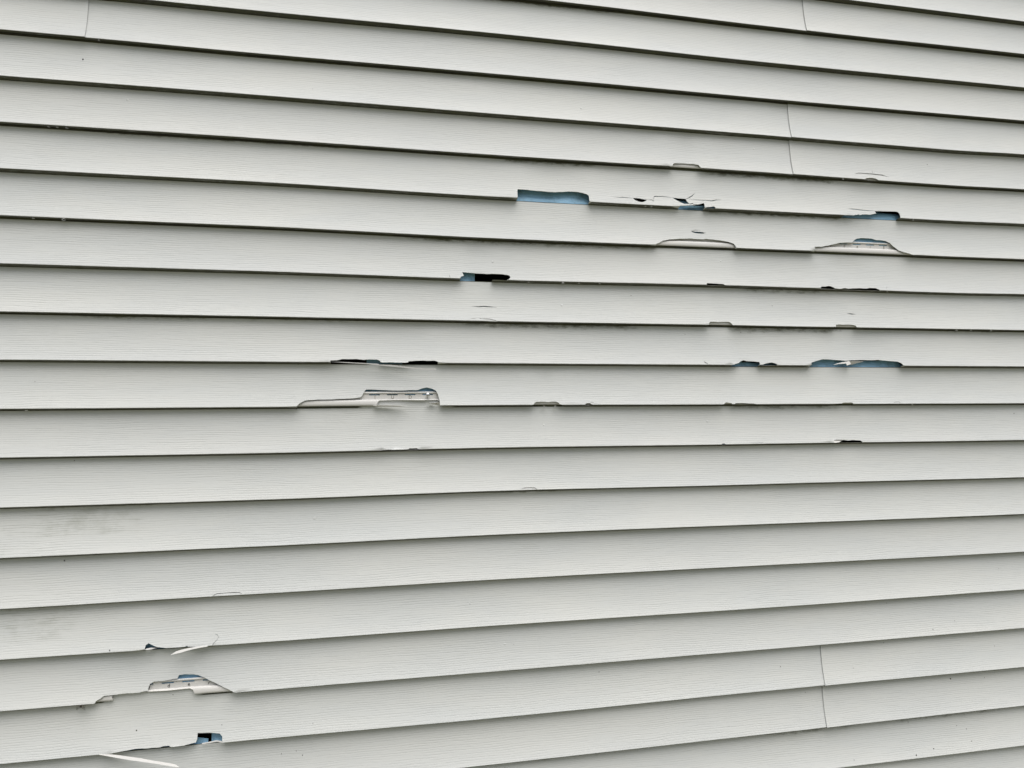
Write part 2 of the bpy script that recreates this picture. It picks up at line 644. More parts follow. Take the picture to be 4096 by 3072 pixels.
# lap 6
notch(6, 'J', [(425, 348), (460, 312), (520, 297), (478, 195), (640, 208), (860, 228), (1050, 235), (1160, 247), (1300, 245), (1310, 410)])
notch(6, 'J', [(1290, 243), (1450, 250), (1600, 258), (1720, 272), (1780, 290), (1812, 335), (1790, 370), (1720, 402)], True)
crack(6, 'J', [(115, 262), (130, 315), (180, 350)], .0008)
notch(6, 'B', [(602, 985), (610, 981), (650, 984), (730, 989), (765, 1001)], True)
notch(6, 'E', [(672, 1288), (690, 1275), (740, 1277), (800, 1267), (830, 1275), (880, 1296), (950, 1309), (1000, 1302),
               (1040, 1297), (1085, 1307), (1150, 1302), (1250, 1300), (1360, 1306), (1400, 1296), (1480, 1300), (1545, 1326)], True)
crack(6, 'E', [(1645, 1270), (1650, 1300), (1640, 1312)], .0008)
# lap 7
crack(7, 'A', [(335, 1152), (400, 1156), (430, 1153), (470, 1156), (530, 1160)], .0013)
crack(7, 'J', [(650, 1505), (780, 1475), (960, 1464)], .0007)
crack(7, 'J', [(990, 1480), (1100, 1490), (1240, 1495), (1400, 1535), (1460, 1570)], .0010)
hole(7, 'J', [(950, 1459), (1012, 1482), (985, 1490), (962, 1480)])
notch(7, 'G', [(288, 552), (300, 535), (312, 524), (350, 524), (400, 527), (470, 524), (490, 530), (505, 545), (518, 556)])
notch(7, 'G', [(1410, 570), (1425, 552), (1450, 548), (1500, 550), (1560, 550), (1600, 558), (1615, 572)])
crack(7, 'G', [(1520, 450), (1560, 455), (1600, 458)], .0014)
# lap 8
notch(8, 'C', [(543, 212), (543, 197), (630, 192), (690, 178), (800, 178), (880, 176), (960, 186), (1040, 180), (1130, 182),
               (1170, 200), (1205, 218), (1300, 216), (1480, 225), (1530, 205), (1600, 200), (1700, 196), (1830, 198),
               (1865, 198), (1902, 214)])
notch(8, 'N', [(830, 214), (880, 200), (960, 180), (1015, 135), (1075, 115), (1150, 135), (1300, 142), (1415, 152), (1435, 185), (1430, 207)])
crack(8, 'N', [(190, 135), (225, 165), (290, 200), (400, 214)], .0012)
notch(8, 'N', [(1432, 213), (1550, 190), (1700, 165), (1815, 202)], True)
notch(8, 'O', [(130, 160), (250, 122), (360, 92), (460, 90), (600, 100), (880, 122), (1000, 108), (1250, 103), (1400, 110),
               (1560, 102), (1750, 125), (1950, 140), (2030, 175), (2066, 214)])
# lap 9
notch(9, 'C', [(118, 772), (150, 740), (220, 702), (350, 692), (500, 688), (700, 680), (850, 672), (920, 662), (945, 635),
               (970, 590), (990, 562), (1100, 563), (1330, 575), (1500, 572), (1650, 568), (1700, 548), (1760, 537),
               (1830, 552), (1880, 580), (1900, 620), (1925, 710), (1935, 772)])
notch(9, 'L', [(435, 327), (480, 290), (530, 262), (640, 256), (720, 262), (800, 268), (860, 258), (920, 254), (980, 262),
               (1030, 290), (1110, 324)])
notch(9, 'L', [(1600, 327), (1615, 300), (1650, 290), (1720, 290), (1760, 315), (1790, 327)], True)
crack(9, 'L', [(1700, 285), (1760, 275), (1880, 305)], .0007)
notch(9, 'Q', [(210, 328), (320, 290), (375, 250), (450, 260), (560, 275), (615, 308)])
notch(9, 'Q', [(650, 308), (690, 280), (760, 275), (1040, 278), (1200, 290), (1320, 288), (1425, 312)], True)
notch(9, 'P', [(640, 152), (740, 148), (780, 133), (860, 133), (930, 133), (952, 152)])
crack(9, 'P', [(1600, 150), (1680, 125), (1760, 123), (1860, 150)], .0008)
# lap 10
notch(10, 'C', [(1190, 1329), (1280, 1320), (1400, 1325), (1480, 1322), (1540, 1306), (1640, 1304), (1702, 1320)], True)
notch(10, 'G', [(398, 1611), (420, 1602), (440, 1601), (465, 1610)], True)
notch(10, 'P', [(560, 842), (600, 800), (640, 790), (780, 795), (860, 805), (930, 797), (1070, 805), (1104, 825)], True)
crack(10, 'G', [(660, 1598), (780, 1595), (845, 1603)], .0006)
# laps 11, 13
crack(11, 'S', [(2083, 1956), (2098, 1952), (2120, 1951), (2140, 1952), (2152, 1957)], .0010)
notch(11, 'S', [(2156, 1960), (2170, 1957), (2184, 1960)], True)
crack(13, 'I', [(1872, 1076), (1893, 1062), (1920, 1050), (1990, 1044), (2070, 1039), (2120, 1041), (2147, 1054)], .0009)
# lap 14
notch(14, 'D', [(812, 272), (820, 235), (855, 210), (900, 232), (950, 255), (1050, 268), (1180, 262), (1300, 242), (1420, 250), (1540, 242)])
crack(14, 'D', [(1530, 245), (1610, 205), (1650, 170), (1667, 140), (1650, 110), (1610, 98)], .0006)
# lap 15
notch(15, 'D', [(200, 917), (240, 885), (300, 850), (335, 822), (440, 812), (600, 795), (750, 785), (840, 768), (845, 740),
                (865, 690), (910, 660), (1000, 655), (1080, 643), (1185, 625), (1195, 605), (1200, 585), (1270, 575),
                (1370, 575), (1430, 585), (1500, 612), (1550, 640), (1620, 670), (1740, 730), (1830, 770), (1890, 782)])
# lap 16
notch(16, 'D', [(270, 1502), (400, 1490), (500, 1475), (700, 1440), (850, 1435), (980, 1425), (1020, 1410), (1090, 1405),
                (1150, 1415), (1280, 1395), (1400, 1365), (1415, 1330), (1422, 1255), (1600, 1250), (1680, 1257), (1708, 1290), (1712, 1362)])

for (k_, c_, r_, a_) in dent_todo:
    DENTS.setdefault(k_, []).append((c_, r_, a_))

# broken spans of the locks underneath (u ranges per lap)
def ux(c, p, Y=.005):
    return hit(*px(c, p), Y).x


LOCK_CUTS = {9: [(ux('C', (1085, 760)), ux('C', (1945, 760)), ux('C', (1140, 710)))],
             15: [(ux('D', (425, 880)), ux('D', (1385, 770)), None)]}

# mildew: (course below lap, x range in the photograph at that lap, depth, strength)
for (k, x0, x1, d, st) in [
    (4, 430, 1300, .11, .66), (4, 2050, 2360, .13, .68), (4, 2880, 3330, .15, .72), (5, 1000, 1250, .06, .5), (5, 2850, 3350, .13, .70),
    (6, 1650, 2600, .14, .66), (7, 3000, 3300, .16, .62), (8, 1900, 2520, .18, .64), (8, 350, 760, .14, .6), (8, 2960, 3360, .20, .6),
    (8, 1000, 1400, .12, .55), (10, 2980, 3320, .16, .58), (10, 250, 420, .05, .5), (12, 180, 560, .14, .50), (14, 0, 160, .2, .42), (18, 3080, 3420, .17, .62),
    (18, 3560, 3990, .16, .6), (18, 2080, 2480, .12, .62), (1, 3340, 3720, .09, .62), (0, 1930, 2420, .12, .72), (2, 900, 1420, .07, .66),
    (2, 3300, 3480, .1, .55), (8, 3796, 4000, .11, .6), (12, 2000, 2250, .12, .56), (13, 200, 330, .08, .55), (15, 1800, 2300, .06, .5),
    (3, 1000, 1300, .05, .5), (6, 2500, 3300, .05, .55), (13, 3850, 4096, .1, .55), (12, 850, 1200, .06, .5), (8, 3300, 3800, .08, .5)]:
    yy = 1536
    for _ in range(3):
        z = lapz(k - 1, hit(x0, yy, 0).x)
        a = hit(x0, yy, 0)
        yy -= (z - a.z) * 1750
    y2 = 1536
    for _ in range(3):
        z = lapz(k - 1, hit(x1, y2, 0).x)
        b_ = hit(x1, y2, 0)
        y2 -= (z - b_.z) * 1400
    GRIME.append((k, hit(x0, yy, 0).x, hit(x1, y2, 0).x, d * 1.2, st - .05))
for (k, x0, x1, s0, s1, st) in [(12, 150, 520, .1, .6, .9), (12, 0, 200, .4, .95, .7), (14, 0, 250, .05, .7, .85), (16, 0, 60, .2, .9, .4), (13, 100, 500, .1, .5, .45),
                                (18, 3000, 3450, .1, .8, .55), (8, 2900, 3150, .15, .55, .5), (10, 3000, 3250, .1, .5, .5), (17, 700, 740, .2, .6, .5), (18, 3500, 3900, .1, .5, .4)]:
    yy = {12: 2120, 14: 2530, 16: 2950, 13: 2300, 18: 3000, 8: 1400, 10: 1700, 17: 2900}[k]
    FILM.append((k, hit(x0, yy, 0).x, hit(x1, yy, 0).x, s0, s1, st))

# ------------------------------------------------------------------ the panels
XL, XR = -2.3, 4.3
SEAM = {-1: 1.1095, 1: -.6602, 3: 1.0499, 17: 1.0768}
ROWS_FACE = [.0 + i / 15 for i in range(1, 16)]
FLANGE = [(.0122, .0320), (.0108, .0316), (.0106, .0290), (.0112, .0277), (.0127, .0272), (.0127, .0200), (.0127, .0118)]
LOCKP = [(.0120, .0142), (.0088, .0139), (.0066, .0118), (.0056, .0085), (.0051, .0040), (.0054, .0008), (.0064, -.0004), (.0080, .0002), (.0119, .0070)]
SLOT_PHASE = {5: ux('E', (1205, 655), .0127), 9: ux('C', (1326, 633), .0127), 15: ux('D', (1315, 665), .0127)}
LETTERS = {5: [('P', (825, 672)), ('d', (1022, 680)), ('e', (1213, 690)), ('r', (1405, 697)), ('E', (1605, 698))],
           9: [('I', (1106, 664)), ('U', (1328, 664)), ('D', (1552, 664)), ('I', (1765, 664))],
           15: [('i', (862, 735)), ('d', (1088, 715)), ('e', (1322, 703)), ('r', (1556, 688))]}
LET_C = {5: 'E', 9: 'C', 15: 'D'}


def prof_surf(k, prof, side):
    n = len(prof) - 1
    sl = [i / n for i in range(n + 1)]

    def f(u, s):
        y, dz = pl(prof, s, sl)
        return Vector((u, y + side(u), lapz(k, u) + dz))
    return f


def panel(k, u0, u1, side, label, vis=True):
    """k = lap number at the panel's bottom; the panel is courses k-1 and k with its lock and nailing hem"""
    p = empty('siding_panel', (max(u0, -.5) if u1 > -.5 else u1 - .3, 0, lapz(k, (u0 + u1) / 2)))
    tag(p, label, 'siding panel', 'pale grey clapboard siding panels of the wall')
    sd = lambda u: 0.0
    if side == 'under':      # its right end dips under the neighbour
        sd = lambda u: .0014 * max(0, min(1, (u - (u1 - .10)) / .07))
    elif side == 'over':     # its left end rides over the neighbour
        sd = lambda u: -.0012 * max(0, min(1, ((u0 + .10) - u) / .10))
    elif side == 'over left':    # its right end rides over the neighbour
        sd = lambda u: -.0012 * max(0, min(1, (u - (u1 - .10)) / .10))
    elif side == 'under right':
        sd = lambda u: .0014 * max(0, min(1, ((u0 + .10) - u) / .07))
    for kk in (k - 1, k):
        fs = face_surf(kk)
        rows = ([-.115, -.06, .0] if kk == k - 1 else [.041]) + [.05, .058] + ROWS_FACE + RET_S[1:]
        sheet('course', p, M_FACE, lambda u, s, fs=fs: fs(u, s) + Vector((0, sd(u), 0)), u0, u1, rows,
              CUTS.get(kk, []), .0011, PITCH, kk, vofs=kk * .37 + (u0 > 0) * 3.1)
    t = k - 2                # the lap that hides this panel's top
    slots = []
    ph = SLOT_PHASE.get(t, .013 * t)
    i0, i1 = int((u0 - ph) / .0405) - 1, int((u1 - ph) / .0405) + 1
    n = len(FLANGE) - 1
    sa = (4 + (.0272 - .0266) / .0072) / n
    sb = (4 + (.0272 - .0238) / .0072) / n
    if t in SLOT_PHASE:
        for i in range(i0, i1 + 1):
            c = ph + i * .0405
            if abs(c - ph) < .5 and u0 + .02 < c < u1 - .02:
                slots.append([(c - .0125, sa), (c + .0125, sa), (c + .0118, sb), (c - .0118, sb)])
    h = sheet('nailing_hem', p, M_INNER, prof_surf(t, FLANGE, sd), u0, u1, [i / n for i in range(n + 1)], slots, .0009, .03, t, vofs=t * .21)
    if t in LETTERS:
        for ch, q in LETTERS[t]:
            pos = hit(*px(LET_C[t], q), .0127)
            cu = bpy.data.curves.new('letter', 'FONT')
            cu.body = ch
            cu.size = .0105
            cu.extrude = .00012
            cu.align_x = 'CENTER'
            tmp = bpy.data.objects.new('tmp', cu)
            me = bpy.data.meshes.new_from_object(tmp)
            bpy.data.objects.remove(tmp)
            for v in me.vertices:
                x, y, z = v.co
                v.co = Vector((x, -z, y))
            me.materials.clear()
            me.materials.append(M_INK)
            o = bpy.data.objects.new('embossed_letter', me)
            o.parent = h
            o.location = Vector((pos.x, .0125, lapz(t, pos.x) + .0160)) - p.location
            link(o)
    n = len(LOCKP) - 1
    cuts = []
    for lc in LOCK_CUTS.get(t, []):
        a, b_, c_ = lc
        a2 = c_ if c_ else a
        cuts.append(wander([(a, 1.1), (a + (a2 - a) * .6 + .002, .6), (a2, .40), (a2 + .004, .24), ((a2 * 2 + b_) / 3, .20), ((a2 + b_ * 2) / 3, .26), (b_ - .01, .21), (b_ - .003, .35), (b_ + .002, .7), (b_, 1.1)], .0003))
    sheet('lock_strip', p, M_INNER, prof_surf(t, LOCKP, sd), u0, u1, [i / n for i in range(n + 1)], cuts, .0009, .02, t, vofs=t * .21 + 1)
    return p


PAN = {}
PAN[-5] = panel(-5, XL, XR, '', 'clean grey siding panel two rows above the top of the picture')
PAN[-3] = panel(-3, XL, XR, '', 'topmost siding panel, only a sliver of it in the top right corner')
PAN['-1L'] = panel(-1, XL, SEAM[-1] + .03, 'under', 'siding panel at the top edge left of the right-hand vertical seam, mildewed underneath')
PAN['-1R'] = panel(-1, SEAM[-1], XR, 'over', 'top right siding panel to the right of the short vertical seam')
PAN['1L'] = panel(1, XL, SEAM[1], 'over left', 'short piece of siding panel in the top left corner left of the seam')
PAN['1R'] = panel(1, SEAM[1] - .03, XR, 'under right', 'long undamaged siding panel running right from the top left seam')
PAN['3L'] = panel(3, XL, SEAM[3] + .03, 'under', 'siding panel left of the two-course seam, one small torn notch near it')
PAN['3R'] = panel(3, SEAM[3], XR, 'over', 'siding panel right of the two-course seam with a thin arched crack over a small hole')
PAN[5] = panel(5, XL, XR, '', 'badly torn siding panel with a long blue hole above two wide arched holes')
PAN[7] = panel(7, XL, XR, '', 'siding panel with the black slot-shaped hole right of a patch of blue wrap')
PAN[9] = panel(9, XL, XR, '', 'siding panel with a peeled strip and the stepped hole showing a round nail head')
PAN[11] = panel(11, XL, XR, '', 'nearly whole siding panel below the nail-head hole, small black chips on its middle lap')
PAN[13] = panel(13, XL, XR, '', 'whole siding panel with a grey dirt smear at its left end')
PAN[15] = panel(15, XL, XR, '', 'lower siding panel with a curled white strip and a ragged lettered hole at lower left')
PAN['17L'] = panel(17, XL, SEAM[17] + .03, 'under', 'bottom left siding panel with an L-shaped black gap in its square hole')
PAN['17R'] = panel(17, SEAM[17], XR, 'over', 'siding panel right of the seam at lower right, speckled with dark grit')
PAN[19] = panel(19, XL, XR, '', 'lowest siding panel in view, mildewed, along the bottom right edge')
PAN[21] = panel(21, XL, XR, '', 'siding panel just above the concrete foundation')


def strip_piece(name, pan, c, pts, ys, mat=None, thick=.0010):
    """a loose or bent scrap of vinyl: traced outline with its own depth at every point"""
    if callable(ys):
        ys = [ys(*p) for p in pts]
    P3 = [hit(*px(c, p), y) for p, y in zip(pts, ys)]
    n = len(P3)
    V2 = [Vector((p[0], -p[1])) for p in pts]
    V, _, Fc, org, _, _ = delaunay_2d_cdt(V2, [(i, (i + 1) % n) for i in range(n)], [], 0, 1e-4)
    Fc = [f for f in Fc if inside((sum(V[i].x for i in f) / 3, sum(V[i].y for i in f) / 3), [(v.x, v.y) for v in V2])]
    pos = []
    for i, v in enumerate(V):
        if org[i]:
            pos.append(P3[org[i][0]])
        else:
            pos.append(hit(*px(c, (v.x, -v.y)), ys[0]))
    m = len(pos)
    bk = [p + Vector((0, thick, thick * .3)) for p in pos]
    faces, cnt = [], set()
    for f in Fc:
        A, B = V[f[1]] - V[f[0]], V[f[2]] - V[f[0]]
        a, b_, d = f
        if A.x * B.y - A.y * B.x < 0:
            a, d = d, a
        faces += [(a, b_, d), (d + m, b_ + m, a + m)]
        cnt |= {(a, b_), (b_, d), (d, a)}
    for (p, q) in cnt:
        if (q, p) not in cnt:
            faces.append((q, p, p + m, q + m))
    uv = [(p.x, p.z) for p in pos] * 2
    return mesh_obj(name, pos + bk, faces, mat or M_BACK, pan, False, None, uv,
                    {'grime_shade': [0.0] * 2 * m, 'film': [0.0] * 2 * m})


# scraps and peeled strips
strip_piece('peeled_strip', PAN[9], 'C',
            [(543, 212), (760, 219), (960, 229), (1140, 238), (1160, 249), (1310, 253), (1500, 275), (1660, 291), (1800, 300), (1882, 300),
             (1884, 312), (1860, 319), (1780, 316), (1600, 303), (1400, 280), (1200, 262), (1000, 240), (760, 228)],
            lambda x, y: .001 - .019 * ((x - 543) / 1340) ** 1.2)
strip_piece('peeled_strip', PAN[15], 'D',
            [(1548, 238), (1480, 246), (1400, 257), (1320, 270), (1230, 290), (1165, 312), (1112, 347), (1160, 336), (1230, 320), (1300, 298), (1380, 278), (1460, 262), (1530, 252)],
            lambda x, y: -.0015 - .016 * (max(0, 1548 - x) / 436) ** 1.2 - .00012 * (y - 238 - (1548 - x) * .25))
strip_piece('peeled_strip', PAN['17L'], 'D',
            [(262, 1502), (380, 1502), (500, 1514), (600, 1528), (760, 1550), (900, 1577), (1040, 1598), (1160, 1620), (1205, 1650),
             (1130, 1642), (950, 1612), (800, 1590), (640, 1568), (500, 1545), (380, 1522)],
            lambda x, y: -.001 - .027 * (max(0, x - 262) / 943) ** 1.1 - .00014 * (y - 1502 - (x - 262) * .155))
strip_piece('bent_scrap', PAN[9], 'O', [(608, 206), (690, 178), (760, 160), (860, 142), (935, 132), (955, 160), (970, 192), (920, 210), (882, 222), (878, 200), (862, 178), (800, 184), (720, 188)],
            lambda x, y: .0035 - .00004 * (y - 132) - .000004 * (x - 608), M_INNER)
strip_piece('bent_scrap', PAN[9], 'O', [(935, 132), (1050, 130), (1140, 134), (1240, 140), (1100, 170), (985, 205), (965, 190)],
            lambda x, y: .004 + .00006 * (y - 130), M_INNER)
strip_piece('broken_lip', PAN[9], 'C', [(1080, 768), (1150, 762), (1300, 764), (1430, 767), (1512, 771), (1420, 779), (1250, 780), (1130, 778)],
            [.001, .000, .000, .001, .002, .006, .009, .009], M_INNER)
strip_piece('broken_lip', PAN[9], 'C', [(1750, 730), (1830, 736), (1926, 722), (1932, 766), (1880, 757), (1810, 744)],
            [.002, .002, .001, .004, .007, .009], M_INNER)
strip_piece('curled_lip', PAN[15], 'D', [(815, 290), (822, 278), (870, 266), (940, 259), (975, 262), (900, 280), (850, 288)],
            [-.001, .002, .004, .006, .006, .001, -.001])
strip_piece('curled_flap', PAN[11], 'P', [(562, 842), (600, 804), (640, 796), (775, 799), (735, 812), (690, 838), (620, 846)],
            [.0, .002, .004, .006, .004, .001, -.001], M_INNER)
strip_piece('curled_flap', PAN[5], 'B', [(400, 408), (440, 405), (520, 410), (580, 418), (540, 424), (450, 424), (412, 418)],
            [.001, .004, .008, .010, .009, .004, .002], M_WRAP)
strip_piece('peeled_strip', PAN['17L'], 'D', [(1470, 1374), (1560, 1358), (1640, 1340), (1700, 1350), (1712, 1366), (1650, 1353), (1570, 1368), (1480, 1382)],
            [.006, .004, .003, .001, .0, .002, .003, .005])


# ------------------------------------------------------------------ what is behind the siding
def flat_sheet(name, y, x0, x1, z0, z1, holes_px, mat, thick, parent=None, relief=None):
    P = [Vector((x0, z0)), Vector((x1, z0)), Vector((x1, z1)), Vector((x0, z1))]
    grid = []
    if relief:
        for i in range(170):
            for j in range(190):
                gx, gz = -.95 + i * .018, .55 + j * .012
                if gx < x1 - .02 and gz < z1 - .02:
                    grid.append(Vector((gx + .003 * math.sin(j * 1.7), gz)))
    E = [(0, 1), (1, 2), (2, 3), (3, 0)]
    hp = []
    for (c, pts) in holes_px:
        q = []
        for p in pts:
            h = hit(*px(c, p), y)
            q.append((h.x, h.z))
        b0 = len(P)
        P += [Vector(v) for v in q]
        E += [(b0 + i, b0 + (i + 1) % len(q)) for i in range(len(q))]
        hp.append(q)
    P = P + grid
    V, _, Fc, _, _, _ = delaunay_2d_cdt(P, E, [], 0, 1e-6)
    m = len(V)
    vs = [Vector((v.x, relief(v.x, v.y) if relief else y, v.y)) for v in V]
    vs += [v + Vector((0, thick, 0)) for v in vs]
    faces, cnt = [], set()
    for f in Fc:
        ce = (sum(V[i].x for i in f) / 3, sum(V[i].y for i in f) / 3)
        if any(inside(ce, q) for q in hp):
            continue
        a, b_, d = f
        A, B = V[b_] - V[a], V[d] - V[a]
        if A.x * B.y - A.y * B.x < 0:
            a, d = d, a
        faces += [(a, b_, d), (d + m, b_ + m, a + m)]
        cnt |= {(a, b_), (b_, d), (d, a)}
    for (p, q) in cnt:
        if (q, p) not in cnt:
            faces.append((q, p, p + m, q + m))
    return mesh_obj(name, vs, faces, mat, parent, bool(relief))


WY = .0215
BULGE = []
for (c_, p_, rx, rz, a_) in [('A', (950, 385), .22, .012, .0078), ('J', (600, 420), .06, .013, .0070), ('E', (1350, 640), .12, .016, .006),
                             ('E', (1650, 275), .07, .010, .0070), ('D', (1600, 1380), .10, .016, .0055), ('D', (1330, 660), .10, .018, .006),
                             ('C', (1760, 640), .10, .018, .005), ('O', (1500, 235), .10, .007, .0070), ('O', (400, 235), .06, .007, .0070),
                             ('N', (1120, 240), .05, .007, .006)]:
    h_ = hit(*px(c_, p_), .015)
    BULGE.append((h_.x, h_.z, rx, rz, a_))


def wrap_relief(x, z):
    y = WY + .0011 * math.sin(x * 23 + z * 9) * math.sin(z * 31 - x * 4) + .0008 * math.sin(x * 61 + 3 * math.sin(z * 17))
    y = max(.0158, y)
    b = 0.0
    for (cx, cz, rx, rz, a) in BULGE:
        dx, dz = (x - cx) / rx, (z - cz) / rz
        if abs(dx) < 3 and abs(dz) < 3:
            b = max(b, a * math.exp(-dx * dx * dx * dx - dz * dz))
    return max(.0138, y - b)


wrap = flat_sheet('house_wrap', WY, XL + .02, XR - .02, .42, lapz(-6, 0) - .02, [  # most openings put black where the tears are only in shade
    ('J', [(820, 100), (2300, 120), (2300, 600), (820, 580)]),
    ('B', [(560, 900), (820, 910), (820, 1040), (560, 1030)]),
    ('E', [(640, 1200), (1600, 1220), (1600, 1400), (640, 1380)]),
    ('C', [(1150, 1250), (1750, 1240), (1750, 1370), (1150, 1380)]),
    ('P', [(640, 740), (1150, 750), (1150, 900), (640, 900)]),
    ('K', [(440, 200), (760, 220), (760, 360), (440, 350)]),
    ('C', [(500, 120), (1000, 120), (1000, 260), (500, 250)]),
    ('C', [(1450, 120), (1930, 120), (1930, 250), (1450, 250)]),
    ('K', [(1180, 200), (1500, 220), (1530, 325), (1300, 300)]),
    ('K', [(1560, 320), (1860, 310), (1860, 392), (1600, 402)]),
    ('N', [(1040, 80), (1480, 110), (1480, 178), (1040, 160)]),
    ('E', [(1450, 120), (1900, 130), (1900, 250), (1810, 215), (1490, 186)]),
    ('O', [(1900, 110), (2120, 120), (2120, 230), (2000, 215)]),
    ('O', [(640, 80), (1010, 90), (1000, 128), (660, 122)]),
    ('O', [(1010, 90), (1560, 85), (1560, 122), (1010, 128)]),
    ('D', [(1380, 1180), (1588, 1180), (1588, 1420), (1550, 1420), (1550, 1310), (1380, 1298)]),
], M_WRAP, .0012, None, wrap_relief)
tag(wrap, 'blue woven house wrap behind the siding, showing through the torn holes', 'house wrap')
bd = flat_sheet('cavity_backing', .10, XL + .02, XR - .02, .42, lapz(-6, 0) - .02, [], M_DARK, .012)
tag(bd, 'backing board coloured black for the dark wall cavity deep behind the gaps in the blue wrap', 'wall board')


def box_verts(x0, x1, y0, y1, z0, z1):
    v = [(x0, y0, z0), (x1, y0, z0), (x1, y1, z0), (x0, y1, z0), (x0, y0, z1), (x1, y0, z1), (x1, y1, z1), (x0, y1, z1)]
    f = [(0, 3, 2, 1), (4, 5, 6, 7), (0, 1, 5, 4), (1, 2, 6, 5), (2, 3, 7, 6), (3, 0, 4, 7)]
    return v, f


v, f = box_verts(XL, XR, .02, .3, -.2, lapz(21, 0) + .004)
fo = mesh_obj('foundation', v, f, M_CONC)
tag(fo, 'grey concrete foundation under the siding', 'foundation')
bev = fo.modifiers.new('bevel', 'BEVEL')
bev.width = .012
bev.segments = 2

# ground as one sheet
g = 60
vs, fs = [], []
nx = 24
for i in range(nx + 1):
    for j in range(nx + 1):
        x = -300 + 600 * i / nx
        y = -300 + 600 * j / nx
        vs.append((x, y, 0))
for i in range(nx):
    for j in range(nx):
        a = i * (nx + 1) + j
        fs.append((a, a + nx + 1, a + nx + 2, a + 1))
tag(mesh_obj('ground', vs, fs, M_GRASS), kind='structure')


# ------------------------------------------------------------------ small things
def lathe(name, prof, n, mat, parent=None, axis='Z', loc=(0, 0, 0), smooth=True, sq=(1, 1, 1)):
    vs, fs = [], []
    for (r, h) in prof:
        for i in range(n):
            a = 2 * math.pi * i / n
            p = Vector((r * math.cos(a) * sq[0], r * math.sin(a) * sq[1], h * sq[2]))
            if axis == 'Y':
                p = Vector((p.x, -p.z, p.y))
            vs.append(p)
    m = len(prof)
    for j in range(m - 1):
        for i in range(n):
            a, b_ = j * n + i, j * n + (i + 1) % n
            fs.append((a, b_, b_ + n, a + n))
    fs.append(tuple(range(n))[::-1])
    fs.append(tuple((m - 1) * n + i for i in range(n)))
    me = bpy.data.meshes.new(name)
    me.from_pydata(vs, [], fs)
    if smooth:
        me.polygons.foreach_set('use_smooth', [True] * len(me.polygons))
    me.materials.append(mat)
    me.update()
    o = bpy.data.objects.new(name, me)
    o.location = loc
    o.parent = parent
    return link(o)


np_ = hit(*px('C', (1772, 630)), .008)
nail = empty('nail', np_)
tag(nail, 'round galvanised nail head in the last slot at the right end of the stepped hole', 'nail')
lathe('head', [(.0015, .0052), (.0034, .0047), (.0046, .0036), (.0048, .0028), (.0046, .0022), (.002, .002)], 24, M_ZINC, nail, 'Y')
lathe('shank', [(.0015, .0021), (.0015, -.02), (.0004, -.024)], 12, M_ZINC, nail, 'Y')

# water drops that hang from the laps
DROPS = [(1, 389, 338, 'water drop under the second lap at the left, above the long dark mildew'),
    (3, 194, 507, 'first of three neighbouring water drops at the left edge of the third lap'),
    (3, 228, 510, 'middle one of three neighbouring water drops near the left edge'),
    (3, 267, 511, 'right one of three neighbouring water drops near the left edge'),
    (5, 133, 873, 'flat water drop nearest the left edge of the picture'),
    (5, 254, 882, 'larger round water drop near the left edge, beside a flat one'),
    (9, 105, 1642, 'small water drop under the left end of the lap with the stepped hole'),
    (6, 2115, 1128, 'water drop just right of the black slot-shaped hole'),
    (6, 2251, 1134, 'largest water drop on the lap right of the black slot-shaped hole'),
    (6, 2316, 1134, 'small water drop third from the black slot-shaped hole'),
    (6, 2399, 1137, 'small water drop fourth and farthest from the black slot-shaped hole'),
    (4, 2583, 822, 'left of two water drops under the half-moon hole'),
    (4, 2606, 822, 'right of two water drops under the half-moon hole'),
    (9, 2177, 1622, 'left water drop hanging in the low arched notch of the middle lap'),
    (9, 2221, 1622, 'right water drop hanging in the low arched notch of the middle lap'),
    (3, 3373, 717, 'water drop left of the small hole beneath the arched crack'),
    (9, 3650, 1618, 'water drop right of the thin arched hairline at the right of the middle lap'),
    (4, 3653, 878, 'water drop right of the dark blue hole with the ragged tongue'),
    (6, 3550, 1169, 'water drop right of the long ragged black tear'),
    (7, 3827, 1320, 'left of three water drops at the right edge of the picture'),
    (7, 3885, 1321, 'middle of three water drops at the right edge of the picture'),
    (7, 3965, 1322, 'right of three water drops at the right edge of the picture')]
dm = None
for i, (k, x, y, lab) in enumerate(DROPS):
    h = hit(x, y, .002)
    z = lapz(k, h.x) - .0030
    big = 1.0 if 'large' in lab else random.uniform(.62, .8)
    if dm is None:
        o = lathe('water_drop', [(.0012, .0006), (.0030, .0003), (.0036, -.0006), (.0033, -.0017), (.0022, -.0028), (.0008, -.0034)], 16, M_WATER)
        dm = o
    else:
        o = dm.copy()
        link(o)
    o.location = (h.x, .0030, z)
    o.scale = (big * 1.25, big, big)
    tag(o, lab, 'water drop', 'water drops hanging from the laps')

